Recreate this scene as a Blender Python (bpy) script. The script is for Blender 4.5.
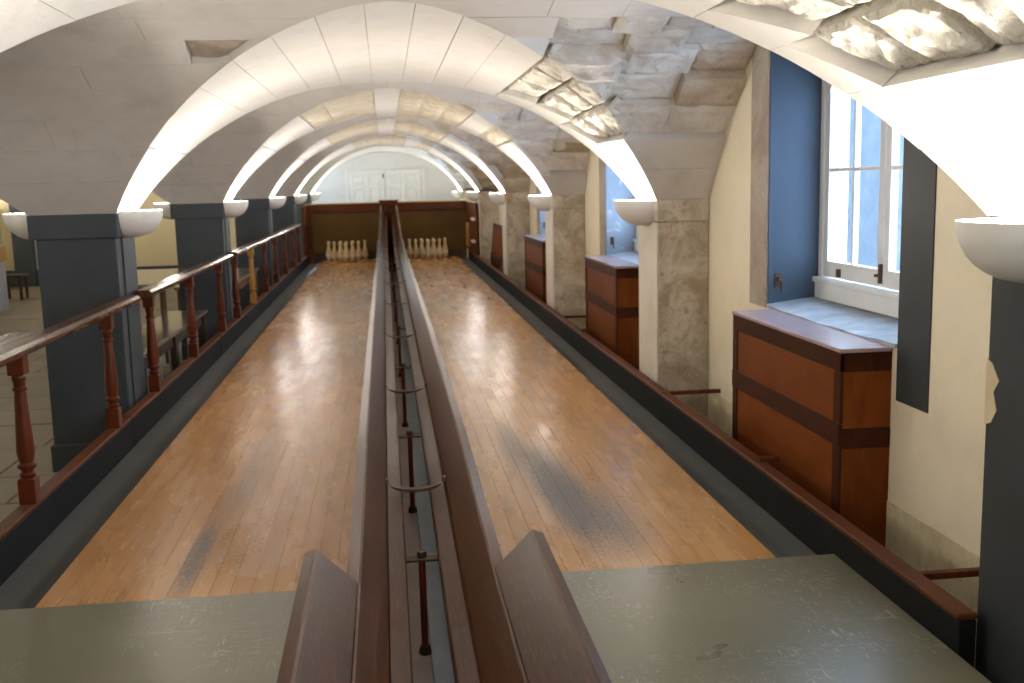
import bpy, bmesh, math, random
from mathutils import Vector, Matrix, noise

for o in list(bpy.data.objects):
    bpy.data.objects.remove(o, do_unlink=True)
sc = bpy.context.scene
C = sc.collection

# ------------------------------------------------------------------ camera
cam_d = bpy.data.cameras.new('camera'); cam = bpy.data.objects.new('camera', cam_d); C.objects.link(cam)
F_PX, CX, CY, CAM_Z = 1045.0, 512.0, 341.5, 1.5
fw = Vector((383.8 - CX, 187 - CY, F_PX)).normalized()          # lane direction seen by the camera
dn = Vector((680 - CX, 7300 - CY, F_PX)); dn = (dn - fw * dn.dot(fw)).normalized()
rt = dn.cross(fw)
if rt.x < 0: rt = -rt
rows = (rt, fw, -dn)
m = Matrix.Identity(4)
for r in range(3):
    m[r][0] = rows[r].x; m[r][1] = -rows[r].y; m[r][2] = -rows[r].z
m[2][3] = CAM_Z
cam.matrix_world = m
cam_d.sensor_width = 36.0; cam_d.lens = 36.0 * F_PX / 1024.0
cam_d.clip_start = 0.05; cam_d.clip_end = 200
cam_d.dof.use_dof = True; cam_d.dof.focus_distance = 3.6; cam_d.dof.aperture_fstop = 4.6
sc.camera = cam

# ------------------------------------------------------------------ world, exposure
SKY_STRENGTH = 3.2
SCONCE_W = 28.5
w = bpy.data.worlds.new('world'); sc.world = w; w.use_nodes = True
bg = w.node_tree.nodes['Background']
bg.inputs[0].default_value = (0.55, 0.74, 1.0, 1); bg.inputs[1].default_value = SKY_STRENGTH
sc.view_settings.view_transform = 'Standard'; sc.view_settings.look = 'None'
sc.view_settings.exposure = 1.88; sc.view_settings.gamma = 1.0; sc.view_settings.use_curve_mapping = False
sc.cycles.use_guiding = True; sc.cycles.use_surface_guiding = True
sc.cycles.max_bounces = 10; sc.cycles.diffuse_bounces = 7; sc.cycles.glossy_bounces = 4
sc.cycles.transparent_max_bounces = 8; sc.cycles.caustics_reflective = False; sc.cycles.caustics_refractive = False
sc.cycles.sample_clamp_indirect = 2.0

# ------------------------------------------------------------------ layout (metres; lane surface z = 0, y runs down the lanes)
FLOOR_Z = -0.30
PITCH, PIL_D, PIL_Y0 = 4.5, 0.55, 2.47        # pillar row: near face of the first pillar pair, depth, spacing
XL0, XL1 = -2.235, -1.70                       # left pillars
XR0, XW = 1.83, 2.20                          # right pillars' lane face, window wall
X0 = (XL1 + XR0) / 2
A_L = (XR0 - XL1) / 2
ZS = 1.37
H_L, H_T = 1.015, 1.03
B_T = (PITCH - PIL_D) / 2
R_L = (A_L ** 2 + H_L ** 2) / 2 / H_L
R_T = (B_T ** 2 + H_T ** 2) / 2 / H_T
XLW = -7.6                                    # far wall of the side aisle
X1 = (XLW + XL0) / 2; A_A = (XL0 - XLW) / 2
R_A = (A_A ** 2 + H_L ** 2) / 2 / H_L
Y_BACK, Y_END = -1.48, 27.48
NB = 5                                        # pillar pairs 0..5 in front of the camera

def seg(d, R, h): return ZS + math.sqrt(max(R * R - d * d, 0)) - (R - h)
def inv(z, R, h): return math.sqrt(max(R * R - (z - ZS + R - h) ** 2, 0))

# ------------------------------------------------------------------ materials
class NT:
    def __init__(s, name):
        s.m = bpy.data.materials.new(name); s.m.use_nodes = True
        s.t = s.m.node_tree; s.n = s.t.nodes; s.l = s.t.links
        s.b = s.n['Principled BSDF']
    def node(s, typ, **kw):
        x = s.n.new(typ)
        for k, v in kw.items(): setattr(x, k, v)
        return x
    def link(s, a, b): s.l.new(a, b)
    def pos(s, scale=(1, 1, 1), obj=False):
        if obj:
            g = s.node('ShaderNodeTexCoord').outputs['Object']
        else:
            g = s.node('ShaderNodeNewGeometry').outputs['Position']
        mp = s.node('ShaderNodeMapping'); mp.inputs['Scale'].default_value = scale
        s.link(g, mp.inputs['Vector']); return mp.outputs[0]
    def noise(s, vec, scale, detail=4, rough=0.55, dist=0.0):
        x = s.node('ShaderNodeTexNoise'); x.inputs['Scale'].default_value = scale
        x.inputs['Detail'].default_value = detail; x.inputs['Roughness'].default_value = rough
        x.inputs['Distortion'].default_value = dist
        s.link(vec, x.inputs['Vector']); return x.outputs['Fac']
    def ramp(s, fac, stops):
        x = s.node('ShaderNodeValToRGB'); e = x.color_ramp.elements
        while len(e) < len(stops): e.new(0.5)
        for el, (p, c) in zip(e, stops):
            el.position = p; el.color = (c, c, c, 1) if isinstance(c, (int, float)) else (*c, 1)
        s.link(fac, x.inputs[0]); return x.outputs[0]
    def mix(s, fac, a, b, blend='MIX'):
        x = s.node('ShaderNodeMix', data_type='RGBA', blend_type=blend)
        for i, v in ((0, fac), (6, a), (7, b)):
            if isinstance(v, tuple): x.inputs[i].default_value = (*v, 1)
            elif isinstance(v, (int, float)): x.inputs[i].default_value = v
            else: s.link(v, x.inputs[i])
        return x.outputs[2]
    def math(s, op, a, b=None, clamp=False):
        x = s.node('ShaderNodeMath', operation=op, use_clamp=clamp)
        for i, v in ((0, a), (1, b)):
            if v is None: continue
            if isinstance(v, (int, float)): x.inputs[i].default_value = v
            else: s.link(v, x.inputs[i])
        return x.outputs[0]
    def out(s, col=None, rough=0.5, bump=None, bump_s=0.3, bump_d=0.01, coat=0.0, spec=None):
        if col is not None:
            if isinstance(col, tuple): s.b.inputs['Base Color'].default_value = (*col, 1)
            else: s.link(col, s.b.inputs['Base Color'])
        if isinstance(rough, (int, float)): s.b.inputs['Roughness'].default_value = rough
        else: s.link(rough, s.b.inputs['Roughness'])
        if coat: s.b.inputs['Coat Weight'].default_value = coat; s.b.inputs['Coat Roughness'].default_value = 0.12
        if spec is not None: s.b.inputs['Specular IOR Level'].default_value = spec
        if bump is not None:
            bp = s.node('ShaderNodeBump'); bp.inputs['Strength'].default_value = bump_s; bp.inputs['Distance'].default_value = bump_d
            s.link(bump, bp.inputs['Height']); s.link(bp.outputs[0], s.b.inputs['Normal'])
        return s.m

def wood(name, c0, c1, stretch=(14, 1.0, 14), rough=0.32, coat=0.0, obj=False, rnd=0.25, bump=0.15, spec=.3, scuff=0.0):
    n = NT(name); v = n.pos(stretch, obj)
    g = n.noise(v, 1.6, 6, 0.6, 1.2); big = n.noise(n.pos((1, .35, 1), obj), 1.3, 3)
    col = n.mix(n.ramp(g, [(.3, 0.0), (.72, 1.0)]), c0, c1)
    col = n.mix(n.ramp(big, [(.35, 0.0), (.75, .45)]), col, tuple(x * .55 for x in c0))
    ob = n.node('ShaderNodeObjectInfo').outputs['Random']
    hsv = n.node('ShaderNodeHueSaturation'); n.link(col, hsv.inputs['Color'])
    val = n.math('ADD', n.math('MULTIPLY', ob, rnd), 1 - rnd / 2); n.link(val, hsv.inputs['Value'])
    rg = n.math('ADD', n.math('MULTIPLY', g, .16), rough - .08)
    cout = hsv.outputs[0]
    if scuff:
        mp = n.node('ShaderNodeMapping'); mp.inputs['Rotation'].default_value = (0, 0, .6); mp.inputs['Scale'].default_value = (130, 14, 40)
        n.link(n.node('ShaderNodeNewGeometry').outputs['Position'], mp.inputs['Vector'])
        sc_ = n.ramp(n.noise(mp.outputs[0], 1.0, 5, .7), [(.52, 0.0), (.72, 1.0)])
        cout = n.mix(n.math('MULTIPLY', sc_, scuff), cout, tuple(min(1, x * 2.6 + .03) for x in c1))
    return n.out(cout, rg, g, bump, .004, coat, spec=spec)

def plaster(name, base, stain, scale=1.0, amount=.5, rough=.85, bump=.35, bd=.01, fine=18):
    n = NT(name); v = n.pos()
    big = n.noise(v, 1.1 * scale, 5, .6, .6); mid = n.noise(v, 5 * scale, 5, .65); f = n.noise(v, fine, 6, .7)
    col = n.mix(n.ramp(big, [(.42, 0.0), (.72, amount)]), base, stain)
    col = n.mix(n.ramp(mid, [(.5, 0.0), (.75, amount * .6)]), col, tuple(x * .7 for x in stain))
    ob = n.node('ShaderNodeObjectInfo').outputs['Random']
    col = n.mix(n.math('MULTIPLY', ob, .14), col, tuple(x * .72 for x in base))
    return n.out(col, rough, f, bump, bd)

def raw_stone(name, pale, mid_c, dark, bump=.9, scale=1.0, pits=.6, rust=0.0):
    n = NT(name); v = n.pos()
    a = n.noise(v, 2.6 * scale, 6, .7, 1.0); b = n.noise(v, 10 * scale, 8, .78, .5); f = n.noise(v, 34, 8, .8)
    col = n.mix(n.ramp(a, [(.40, 0.0), (.60, 1.0)]), pale, mid_c)
    if rust: col = n.mix(n.ramp(n.noise(v, 1.7, 4, .65, .8), [(.52, 0.0), (.70, rust)]), col, (.42, .26, .12))
    col = n.mix(n.ramp(b, [(.52, 0.0), (.68, pits)]), col, dark)
    col = n.mix(n.ramp(f, [(.54, 0.0), (.66, pits * .7)]), col, dark)
    ob = n.node('ShaderNodeObjectInfo').outputs['Random']
    col = n.mix(n.math('MULTIPLY', ob, .20), col, tuple(x * .62 for x in mid_c))
    h = n.math('ADD', n.math('MULTIPLY', b, .8), n.math('MULTIPLY', f, .4))
    return n.out(col, .9, h, bump, .03)

def painted(name, base, chip, rough=.6, chip_at=.70, bump=.15, spec=.25):
    n = NT(name); v = n.pos()
    k = n.noise(v, 7, 8, .72, .5); g = n.noise(v, 1.4, 4, .6)
    col = n.mix(n.ramp(g, [(.35, 0.0), (.75, .5)]), base, tuple(min(x * 1.45 + .006, 1) for x in base))
    col = n.mix(n.ramp(k, [(chip_at, 0.0), (chip_at + .02, .8)]), col, chip)
    return n.out(col, rough, n.noise(v, 30, 4), bump, .006, spec=spec)

def plain(name, col, rough=.5, metallic=0.0, spec=None, var=.12):
    n = NT(name); v = n.pos()
    g = n.noise(v, 6, 5, .6)
    c = n.mix(n.ramp(g, [(.3, 0.0), (.75, 1.0)]), tuple(x * (1 - var) for x in col), tuple(min(1, x * (1 + var)) for x in col))
    n.b.inputs['Metallic'].default_value = metallic
    return n.out(c, rough, n.noise(v, 40, 3), .08, .004, spec=spec)

def lane_mat():
    n = NT('lane_maple'); v = n.pos((16, .8, 16))
    g = n.noise(v, 1.5, 3, .55, .6)
    col = n.mix(n.ramp(g, [(.28, 0.0), (.74, 1.0)]), (.345, .155, .037), (.48, .245, .075))
    ob = n.node('ShaderNodeObjectInfo').outputs['Random']
    col = n.mix(n.ramp(ob, [(0.0, 0.0), (1.0, .42)]), col, (.30, .125, .035))
    # long orange / pale streak variation
    st = n.noise(n.pos((3.2, .12, 1)), 1.2, 4, .6)
    col = n.mix(n.ramp(st, [(.42, 0.0), (.75, .55)]), col, (.58, .33, .15))
    # worn grey patches with their own shape where balls land
    geo = n.node('ShaderNodeNewGeometry').outputs['Position']
    sep = n.node('ShaderNodeSeparateXYZ'); n.link(geo, sep.inputs[0])
    rag = n.noise(n.pos((6, 2.0, 1)), 1.4, 6, .7, .4)
    speck = n.noise(n.pos((38, 26, 1)), 1.6, 5, .75)
    total = None
    for (cx, cy, rx, ry, s) in ((.80, 4.95, .11, .8, 1.5), (.66, 5.9, .10, .7, .8), (.95, 4.3, .12, .45, .6), (-.84, 4.30, .045, .55, .9), (-.76, 5.6, .12, 1.2, .62), (1.02, 4.7, .16, .7, .4), (-.50, 5.0, .14, .9, .35), (-.62, 4.2, .3, .3, .25), (.62, 9.5, .2, 2.0, .35), (-.7, 10.5, .2, 2.5, .3)):
        dx = n.math('DIVIDE', n.math('SUBTRACT', sep.outputs[0], cx), rx)
        dy = n.math('DIVIDE', n.math('SUBTRACT', sep.outputs[1], cy), ry)
        d = n.math('ADD', n.math('MULTIPLY', dx, dx), n.math('MULTIPLY', dy, dy))
        k = n.math('MULTIPLY', n.math('POWER', 2.718, n.math('MULTIPLY', d, -1.0)), s)
        total = k if total is None else n.math('ADD', total, k)
    msk = n.math('MULTIPLY', total, n.math('ADD', n.math('MULTIPLY', rag, .55), n.math('MULTIPLY', n.ramp(speck, [(.36, 0.0), (.62, 1.0)]), .62)))
    msk = n.ramp(msk, [(.16, 0.0), (.66, .88)])
    col = n.mix(msk, col, (.060, .058, .062))
    soft = n.noise(n.pos((5, 1.2, 1)), 1.6, 3, .5)
    rg = n.math('ADD', n.math('ADD', n.math('MULTIPLY', soft, .20), .17), n.math('MULTIPLY', msk, .16))
    return n.out(col, rg, None, spec=.34)

def lino_mat():
    n = NT('green_linoleum'); v = n.pos()
    a = n.noise(v, 1.6, 4, .6); f = n.noise(v, 60, 4, .7)
    col = n.mix(n.ramp(a, [(.3, 0.0), (.75, 1.0)]), (.118, .111, .072), (.165, .156, .110))
    sx = n.ramp(n.noise(n.pos((9, 60, 1)), 1.2, 3, .5, 2.5), [(.61, 0.0), (.66, 1.0)])
    sy = n.ramp(n.noise(n.pos((55, 7, 1)), 1.1, 3, .5, 2.5), [(.62, 0.0), (.67, 1.0)])
    big = n.ramp(n.noise(v, 1.5, 3), [(.45, 0.0), (.62, 1.0)])
    scr = n.math('MULTIPLY', n.math('MAXIMUM', sx, sy), big)
    col = n.mix(n.math('MULTIPLY', scr, .48), col, (.52, .53, .51))
    rg = n.math('ADD', n.math('MULTIPLY', a, .25), .18)
    return n.out(col, rg, f, .04, .002)

def flag_mat():
    n = NT('stone_flags'); v = n.pos()
    a = n.noise(v, 1.2, 5, .6); b = n.noise(v, 9, 6, .7)
    col = n.mix(n.ramp(a, [(.35, 0.0), (.7, 1.0)]), (.20, .175, .125), (.29, .255, .19))
    col = n.mix(n.ramp(b, [(.5, 0.0), (.8, .4)]), col, (.18, .16, .13))
    ob = n.node('ShaderNodeObjectInfo').outputs['Random']
    col = n.mix(n.math('MULTIPLY', ob, .4), col, (.24, .20, .13))
    return n.out(col, .5, b, .3, .006)

def glass_mat():
    n = NT('window_glass')
    tr = n.node('ShaderNodeBsdfTransparent'); tr.inputs[0].default_value = (.93, .96, .98, 1)
    gl = n.node('ShaderNodeBsdfGlossy'); gl.inputs['Roughness'].default_value = .03
    lw = n.node('ShaderNodeLayerWeight'); lw.inputs[0].default_value = .5
    fac = n.math('ADD', n.math('MULTIPLY', n.math('POWER', lw.outputs['Facing'], 4.0), .45), .03)
    mx = n.node('ShaderNodeMixShader'); n.link(fac, mx.inputs[0]); n.link(tr.outputs[0], mx.inputs[1]); n.link(gl.outputs[0], mx.inputs[2])
    n.link(mx.outputs[0], n.n['Material Output'].inputs[0]); return n.m

def emit_mat(name, col, s):
    n = NT(name); e = n.node('ShaderNodeEmission'); e.inputs[0].default_value = (*col, 1); e.inputs[1].default_value = s
    n.link(e.outputs[0], n.n['Material Output'].inputs[0]); return n.m

M = dict(
    lane=lane_mat(), lino=lino_mat(), flag=flag_mat(), glass=glass_mat(),
    lime=plaster('limewashed_stone', (.67, .655, .63), (.60, .565, .51), 1.0, .45),
    lime_shaded=plaster('shaded_limewash', (.60, .575, .55), (.47, .43, .385), .8, .6),  # limewash of the webs, their low light put into the darker tone
    stained=plaster('stained_yellow_stone', (.64, .59, .49), (.46, .36, .22), 2.5, .8, bump=.6, bd=.02),
    raw=raw_stone('bare_grey_stone', (.82, .79, .75), (.70, .65, .59), (.34, .26, .20), .9, 1.0, .38, .40),
    rawbrown=raw_stone('bare_brown_stone', (.70, .64, .56), (.56, .46, .35), (.28, .18, .11), .9, 1.0, .45, .6),
    rubble=raw_stone('pale_rubble', (.86, .84, .78), (.76, .71, .61), (.20, .18, .15), 1.0, 2.0, .85),
    mortar=raw_stone('mortar', (.50, .42, .27), (.42, .34, .20), (.22, .17, .10), .8),
    cream=plaster('cream_wall_paint', (.85, .78, .61), (.75, .66, .48), .7, .35, .8, .2),
    cream_aisle=plaster('yellow_cream_paint', (.84, .74, .47), (.76, .64, .38), .7, .3, .8, .2),
    dirty_cream=plaster('grubby_cream_paint', (.68, .60, .40), (.42, .35, .22), 4.0, .7, .85, .3),
    whitewall=plaster('white_wall_paint', (.55, .58, .60), (.47, .49, .50), .8, .3, .7, .1),
    pillar_stone=raw_stone('weathered_pillar_plaster', (.74, .69, .61), (.45, .38, .29), (.30, .22, .13), .5, 1.1, .75, .9),
    pillar_white=plaster('chalky_white_paint', (.74, .71, .65), (.60, .53, .43), 3.0, .5, .8, .4),
    slate=painted('slate_grey_paint', (.054, .064, .072), (.30, .29, .27), .55, .76),
    slate_worn=painted('worn_slate_paint', (.034, .039, .042), (.40, .38, .34), .6, .72),
    reveal=painted('daylit_slate_paint', (.055, .078, .110), (.50, .53, .56), .6, .71),  # slate paint with the bluish daylight put into its colour
    reveal_pale=painted('flaking_pale_blue_paint', (.26, .31, .38), (.55, .58, .60), .6, .58),
    chip=plain('bare_cream_patch', (.60, .50, .33), .85),
    kerb_black=painted('black_kerb_paint', (.010, .0105, .011), (.22, .20, .16), .6, .76, spec=.12),
    gutter=painted('gutter_grey_paint', (.090, .093, .090), (.20, .19, .16), .45, .74),
    kerb_wood=wood('red_brown_kerb_wood', (.090, .026, .009), (.155, .050, .020), (14, 1, 14), .45, spec=.10, scuff=.15),
    mahog=wood('dark_return_wood', (.044, .0165, .007), (.098, .039, .017), (20, 1.2, 20), .38, spec=.16, scuff=.28),
    rail=wood('handrail_wood', (.075, .026, .012), (.15, .058, .026), (18, 1, 18), .28, .12, spec=.2),
    baluster=wood('red_turned_wood', (.095, .017, .006), (.155, .034, .010), (10, 10, 1), .32, spec=.3),
    palewood=wood('pale_new_wood', (.44, .22, .045), (.56, .31, .08), (10, 10, 1), .4),
    cab_frame=wood('dark_cabinet_frame', (.040, .012, .007), (.075, .024, .012), (10, 1.5, 3), .42, spec=.06),
    cab_panel=wood('orange_cabinet_panel', (.15, .036, .008), (.23, .066, .015), (6, 1.2, 1.2), .42, spec=.08),
    cab_top=plain('sky_sheen_cabinet_top', (.40, .30, .32), .24, var=.05, spec=.6),  # reflected sky put into the colour as a lilac tint
    pit=wood('pit_curtain_brown', (.105, .052, .008), (.13, .066, .012), (2, 2, 2), .7),
    pit_frame=wood('pit_red_brown', (.085, .022, .008), (.125, .036, .013), (2, 2, 10), .5, spec=.08),
    pit_dark=wood('pit_dark_wood', (.045, .022, .012), (.07, .035, .02), (3, 3, 3), .6),
    pin=plain('aged_pin_varnish', (.66, .50, .27), .35),
    pin_band=plain('worn_pin_belly', (.74, .63, .45), .4),
    iron=plain('rusty_iron', (.10, .055, .035), .55, .4),
    rod=plain('red_iron_rod', (.26, .05, .028), .45, .2),
    blueboard=plain('pale_blue_channel', (.70, .79, .94), .35),
    pinkboard=plain('pale_pink_channel', (.84, .70, .64), .5),
    white=plain('white_joinery_paint', (.74, .74, .72), .4, var=.06),
    door_grey=plain('grey_white_door_paint', (.56, .585, .60), .5, var=.06),
    sconce=plain('white_ceramic', (.80, .79, .77), .45, var=.03),
    stone_sill=plaster('blue_grey_sill', (.30, .34, .40), (.55, .58, .60), 6, .8, .6, .5),
    trimstone=raw_stone('trim_stone', (.48, .43, .37), (.38, .32, .26), (.26, .21, .17), .4),
    extwall=plaster('pale_outdoor_wall', (.75, .78, .82), (.55, .62, .72), .6, .5),
    extblue=plaster('blue_grey_outdoor_stone', (.10, .12, .155), (.16, .18, .21), 3.0, .8, .9, .6),
    bench=wood('worn_bench_top', (.16, .135, .115), (.27, .24, .21), (2, 12, 12), .25, .5),
    table=wood('brown_table_wood', (.15, .060, .022), (.24, .10, .04), (10, 1, 10), .3, .4),
    greybox=plain('grey_metal_box', (.36, .38, .40), .5),
    black=plain('black_slot', (.012, .012, .012), .6),
    bulb=emit_mat('lamp_bulb', (1.0, .90, .74), 8.0),
)

# ------------------------------------------------------------------ mesh helpers
class MB:
    def __init__(s): s.v = []; s.f = []
    def add(s, vs, fs):
        o = len(s.v); s.v += [tuple(x) for x in vs]; s.f += [tuple(i + o for i in f) for f in fs]; return s
    def box(s, x0, x1, y0, y1, z0, z1):
        return s.add([(x0, y0, z0), (x1, y0, z0), (x1, y1, z0), (x0, y1, z0), (x0, y0, z1), (x1, y0, z1), (x1, y1, z1), (x0, y1, z1)],
                     [(0, 3, 2, 1), (4, 5, 6, 7), (0, 1, 5, 4), (1, 2, 6, 5), (2, 3, 7, 6), (3, 0, 4, 7)])
    def cbox(s, x0, x1, y0, y1, z0, z1, c):                      # box with a chamfered top edge
        return s.add([(x0, y0, z0), (x1, y0, z0), (x1, y1, z0), (x0, y1, z0),
                      (x0, y0, z1 - c), (x1, y0, z1 - c), (x1, y1, z1 - c), (x0, y1, z1 - c),
                      (x0 + c, y0 + c, z1), (x1 - c, y0 + c, z1), (x1 - c, y1 - c, z1), (x0 + c, y1 - c, z1)],
                     [(0, 3, 2, 1), (8, 9, 10, 11)] + [(i, (i + 1) % 4, 4 + (i + 1) % 4, 4 + i) for i in range(4)] + [(4 + i, 4 + (i + 1) % 4, 8 + (i + 1) % 4, 8 + i) for i in range(4)])
    def sweep(s, polys, cap=True):                                # list of equal-length closed rings
        n = len(polys[0]); vs = [p for r in polys for p in r]; fs = []
        for k in range(len(polys) - 1):
            for i in range(n):
                j = (i + 1) % n; fs.append((k * n + i, k * n + j, (k + 1) * n + j, (k + 1) * n + i))
        if cap:
            fs.append(tuple(reversed(range(n)))); fs.append(tuple(range((len(polys) - 1) * n, len(polys) * n)))
        return s.add(vs, fs)
    def lathe(s, prof, cx=0, cy=0, seg=16, a0=0.0, a1=2 * math.pi):
        full = abs(a1 - a0 - 2 * math.pi) < 1e-6; k = seg if full else seg + 1
        vs = []; fs = []
        for (r, z) in prof:
            for i in range(k):
                a = a0 + (a1 - a0) * i / seg
                vs.append((cx + r * math.cos(a), cy + r * math.sin(a), z))
        for p in range(len(prof) - 1):
            for i in range(seg):
                j = (i + 1) % k
                fs.append((p * k + i, p * k + j, (p + 1) * k + j, (p + 1) * k + i))
        return s.add(vs, fs)
    def tube(s, pts, r, seg=8):
        rings = []
        for i, p in enumerate(pts):
            p = Vector(p); a = Vector(pts[max(i - 1, 0)]); b = Vector(pts[min(i + 1, len(pts) - 1)])
            t = (b - a).normalized(); u = t.cross(Vector((0, 0, 1)))
            if u.length < 1e-3: u = t.cross(Vector((1, 0, 0)))
            u.normalize(); v = t.cross(u)
            rings.append([p + (u * math.cos(2 * math.pi * k / seg) + v * math.sin(2 * math.pi * k / seg)) * r for k in range(seg)])
        return s.sweep(rings)
    def build(s, name, mat, parent=None, smooth=False, fix=True, bevel=0.0):
        me = bpy.data.meshes.new(name); me.from_pydata(s.v, [], s.f)
        if fix or bevel:
            bm = bmesh.new(); bm.from_mesh(me)
            bmesh.ops.recalc_face_normals(bm, faces=bm.faces)
            if bevel:
                bmesh.ops.bevel(bm, geom=[e for e in bm.edges if e.is_manifold and e.calc_face_angle(0) > .6], offset=bevel, segments=1, affect='EDGES', clamp_overlap=True)
            bm.to_mesh(me); bm.free()
        if smooth:
            me.shade_smooth()
            me.set_sharp_from_angle(angle=math.radians(40))
        me.materials.append(M[mat] if isinstance(mat, str) else mat)
        o = bpy.data.objects.new(name, me); C.objects.link(o)
        if parent: o.parent = parent
        return o

def tag(o, label=None, cat=None, group=None, kind=None):
    if label: o['label'] = label
    if cat: o['category'] = cat
    if group: o['group'] = group
    if kind: o['kind'] = kind
    return o
def thing(name, loc=(0, 0, 0), label=None, cat=None, group=None, kind=None, rz=0.0):
    o = bpy.data.objects.new(name, None); C.objects.link(o); o.location = loc; o.rotation_euler = (0, 0, rz)
    o.empty_display_size = .1
    return tag(o, label, cat, group, kind)
KIDS = {}
def copy_tree(o, parent=None):
    c = o.copy(); C.objects.link(c)
    if parent: c.parent = parent
    for ch in list(o.children): copy_tree(ch, c)
    return c
def box(name, mat, parent, x0, x1, y0, y1, z0, z1, bevel=0.0):
    return MB().box(x0, x1, y0, y1, z0, z1).build(name, mat, parent, fix=bool(bevel), bevel=bevel)

# ------------------------------------------------------------------ floor
rnd = random.Random(7)
fl = MB().box(XLW - .3, XW + .6, Y_BACK - .2, Y_END + .2, FLOOR_Z - .2, FLOOR_Z - .025).build('floor', 'mortar', fix=False)
tag(fl, 'bare basement floor under the lanes and stone flags', kind='structure')
y = 2.6; row = 0
while y < 21.9:
    dy = rnd.uniform(.6, .85); x = XLW + .02 + rnd.uniform(-.5, 0)
    while x < XL1:
        dx = rnd.uniform(.75, 1.15); xa, xb = max(x, XLW + .02), min(x + dx, XL1 - .02)
        if xb - xa > .15:
            z = FLOOR_Z + rnd.uniform(-.003, .003)
            MB().cbox(xa + .005, xb - .005, y + .005, min(y + dy, 21.95) - .005, FLOOR_Z - .05, z, .006).build('flagstone', 'flag', fl, fix=False)
        x += dx
    y += dy; row += 1

# ------------------------------------------------------------------ walls
def wall(name, mat, *boxes):
    mb = MB()
    for b in boxes: mb.box(*b)
    o = mb.build(name, mat, fix=False); o['kind'] = 'structure'; return o
WY0, WY1, WZ0, WZ1 = 4.27, 5.86, .75, 2.22          # window opening in the second bay
TOPZ = 2.75
bxs = []; prev = Y_BACK
for k in range(-1, NB):
    a, b = WY0 + PITCH * k, WY1 + PITCH * k
    if b > Y_END - .3: break
    if a < Y_BACK: a = Y_BACK + .3
    bxs += [(XW, XW + .42, prev, a, FLOOR_Z - .1, TOPZ), (XW, XW + .42, a, b, FLOOR_Z - .1, WZ0), (XW, XW + .42, a, b, WZ1, TOPZ)]; prev = b
bxs.append((XW, XW + .42, prev, Y_END, FLOOR_Z - .1, TOPZ))
wr = wall('wall_right', 'cream', *bxs)
bbs = [(XW - .006, XW, PIL_Y0 + PIL_D + PITCH * k, PIL_Y0 + PITCH * (k + 1), FLOOR_Z - .02, .05) for k in range(-1, NB)]
wall('baseboard_right', 'dirty_cream', *[b for b in bbs if b[2] > Y_BACK - .01])
wl = wall('wall_left', 'cream_aisle', (XLW - .2, XLW, Y_BACK, Y_END, FLOOR_Z - .1, TOPZ))
wall('wall_back', 'cream', (XLW - .2, XW + .42, Y_BACK - .2, Y_BACK, FLOOR_Z - .1, TOPZ))
we = wall('wall_front', 'whitewall', (XL1 - .45, XW + .42, Y_END, Y_END + .2, FLOOR_Z - .1, TOPZ))
wa = wall('wall_aisle', 'cream_aisle', (XLW, XL1 - .28, 22.0, 22.2, FLOOR_Z - .1, TOPZ))
wc = wall('baseboard_aisle', 'slate', (XLW + .02, XL0 - .03, 21.965, 22.0, FLOOR_Z - .05, FLOOR_Z + .32))
pl = box('wall_pilaster', 'slate', None, -7.35, -6.98, 21.8, 22.0, FLOOR_Z - .05, 1.40)
tag(pl, 'dark slate pilaster against the far cream wall of the side aisle', 'pilaster')
# ------------------------------------------------------------------ vault
cl = thing('ceiling', (0, 0, 0), 'whitewashed groin-vaulted stone ceiling with worn patches', kind='structure')
SH = .10                                             # shell behind the facing stones
def ceil_z(x, y):
    z = ZS
    if XL1 < x < XR0: z = max(z, seg(x - X0, R_L, H_L))
    elif XLW < x < XL0: z = max(z, seg(x - X1, R_A, H_L))
    k = math.floor((y - (PIL_Y0 + PIL_D)) / PITCH); mid = PIL_Y0 + PIL_D + PITCH * k + B_T
    if abs(y - mid) < B_T: z = max(z, seg(y - mid, R_T, H_T))
    return z
nx, ny = 110, 300
xs = [XLW + (XW + .02 - XLW) * i / nx for i in range(nx + 1)]; ys = [Y_BACK + (Y_END - Y_BACK) * j / ny for j in range(ny + 1)]
vs = []; fs = []
for yy in ys:
    for xx in xs:
        n3 = noise.noise(Vector((xx * 3, yy * 3, 1.0))) * .02 + noise.noise(Vector((xx * 9, yy * 9, 4.0))) * .012
        vs.append((xx, yy, ceil_z(xx, yy) + SH + .03 + n3))
for j in range(ny):
    for i in range(nx): fs.append((j * (nx + 1) + i, (j + 1) * (nx + 1) + i, (j + 1) * (nx + 1) + i + 1, j * (nx + 1) + i + 1))
vs2 = [(XLW - .2, Y_BACK - .2, 2.85), (XW + .42, Y_BACK - .2, 2.85), (XW + .42, Y_END + .2, 2.85), (XLW - .2, Y_END + .2, 2.85)]
MB().add(vs, fs).build('vault_core', 'mortar', cl, fix=False)
MB().box(XLW - .2, XW + .42, Y_BACK - .2, Y_END + .2, 2.75, 2.9).build('upper_floor_slab', 'mortar', cl, fix=False)

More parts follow.
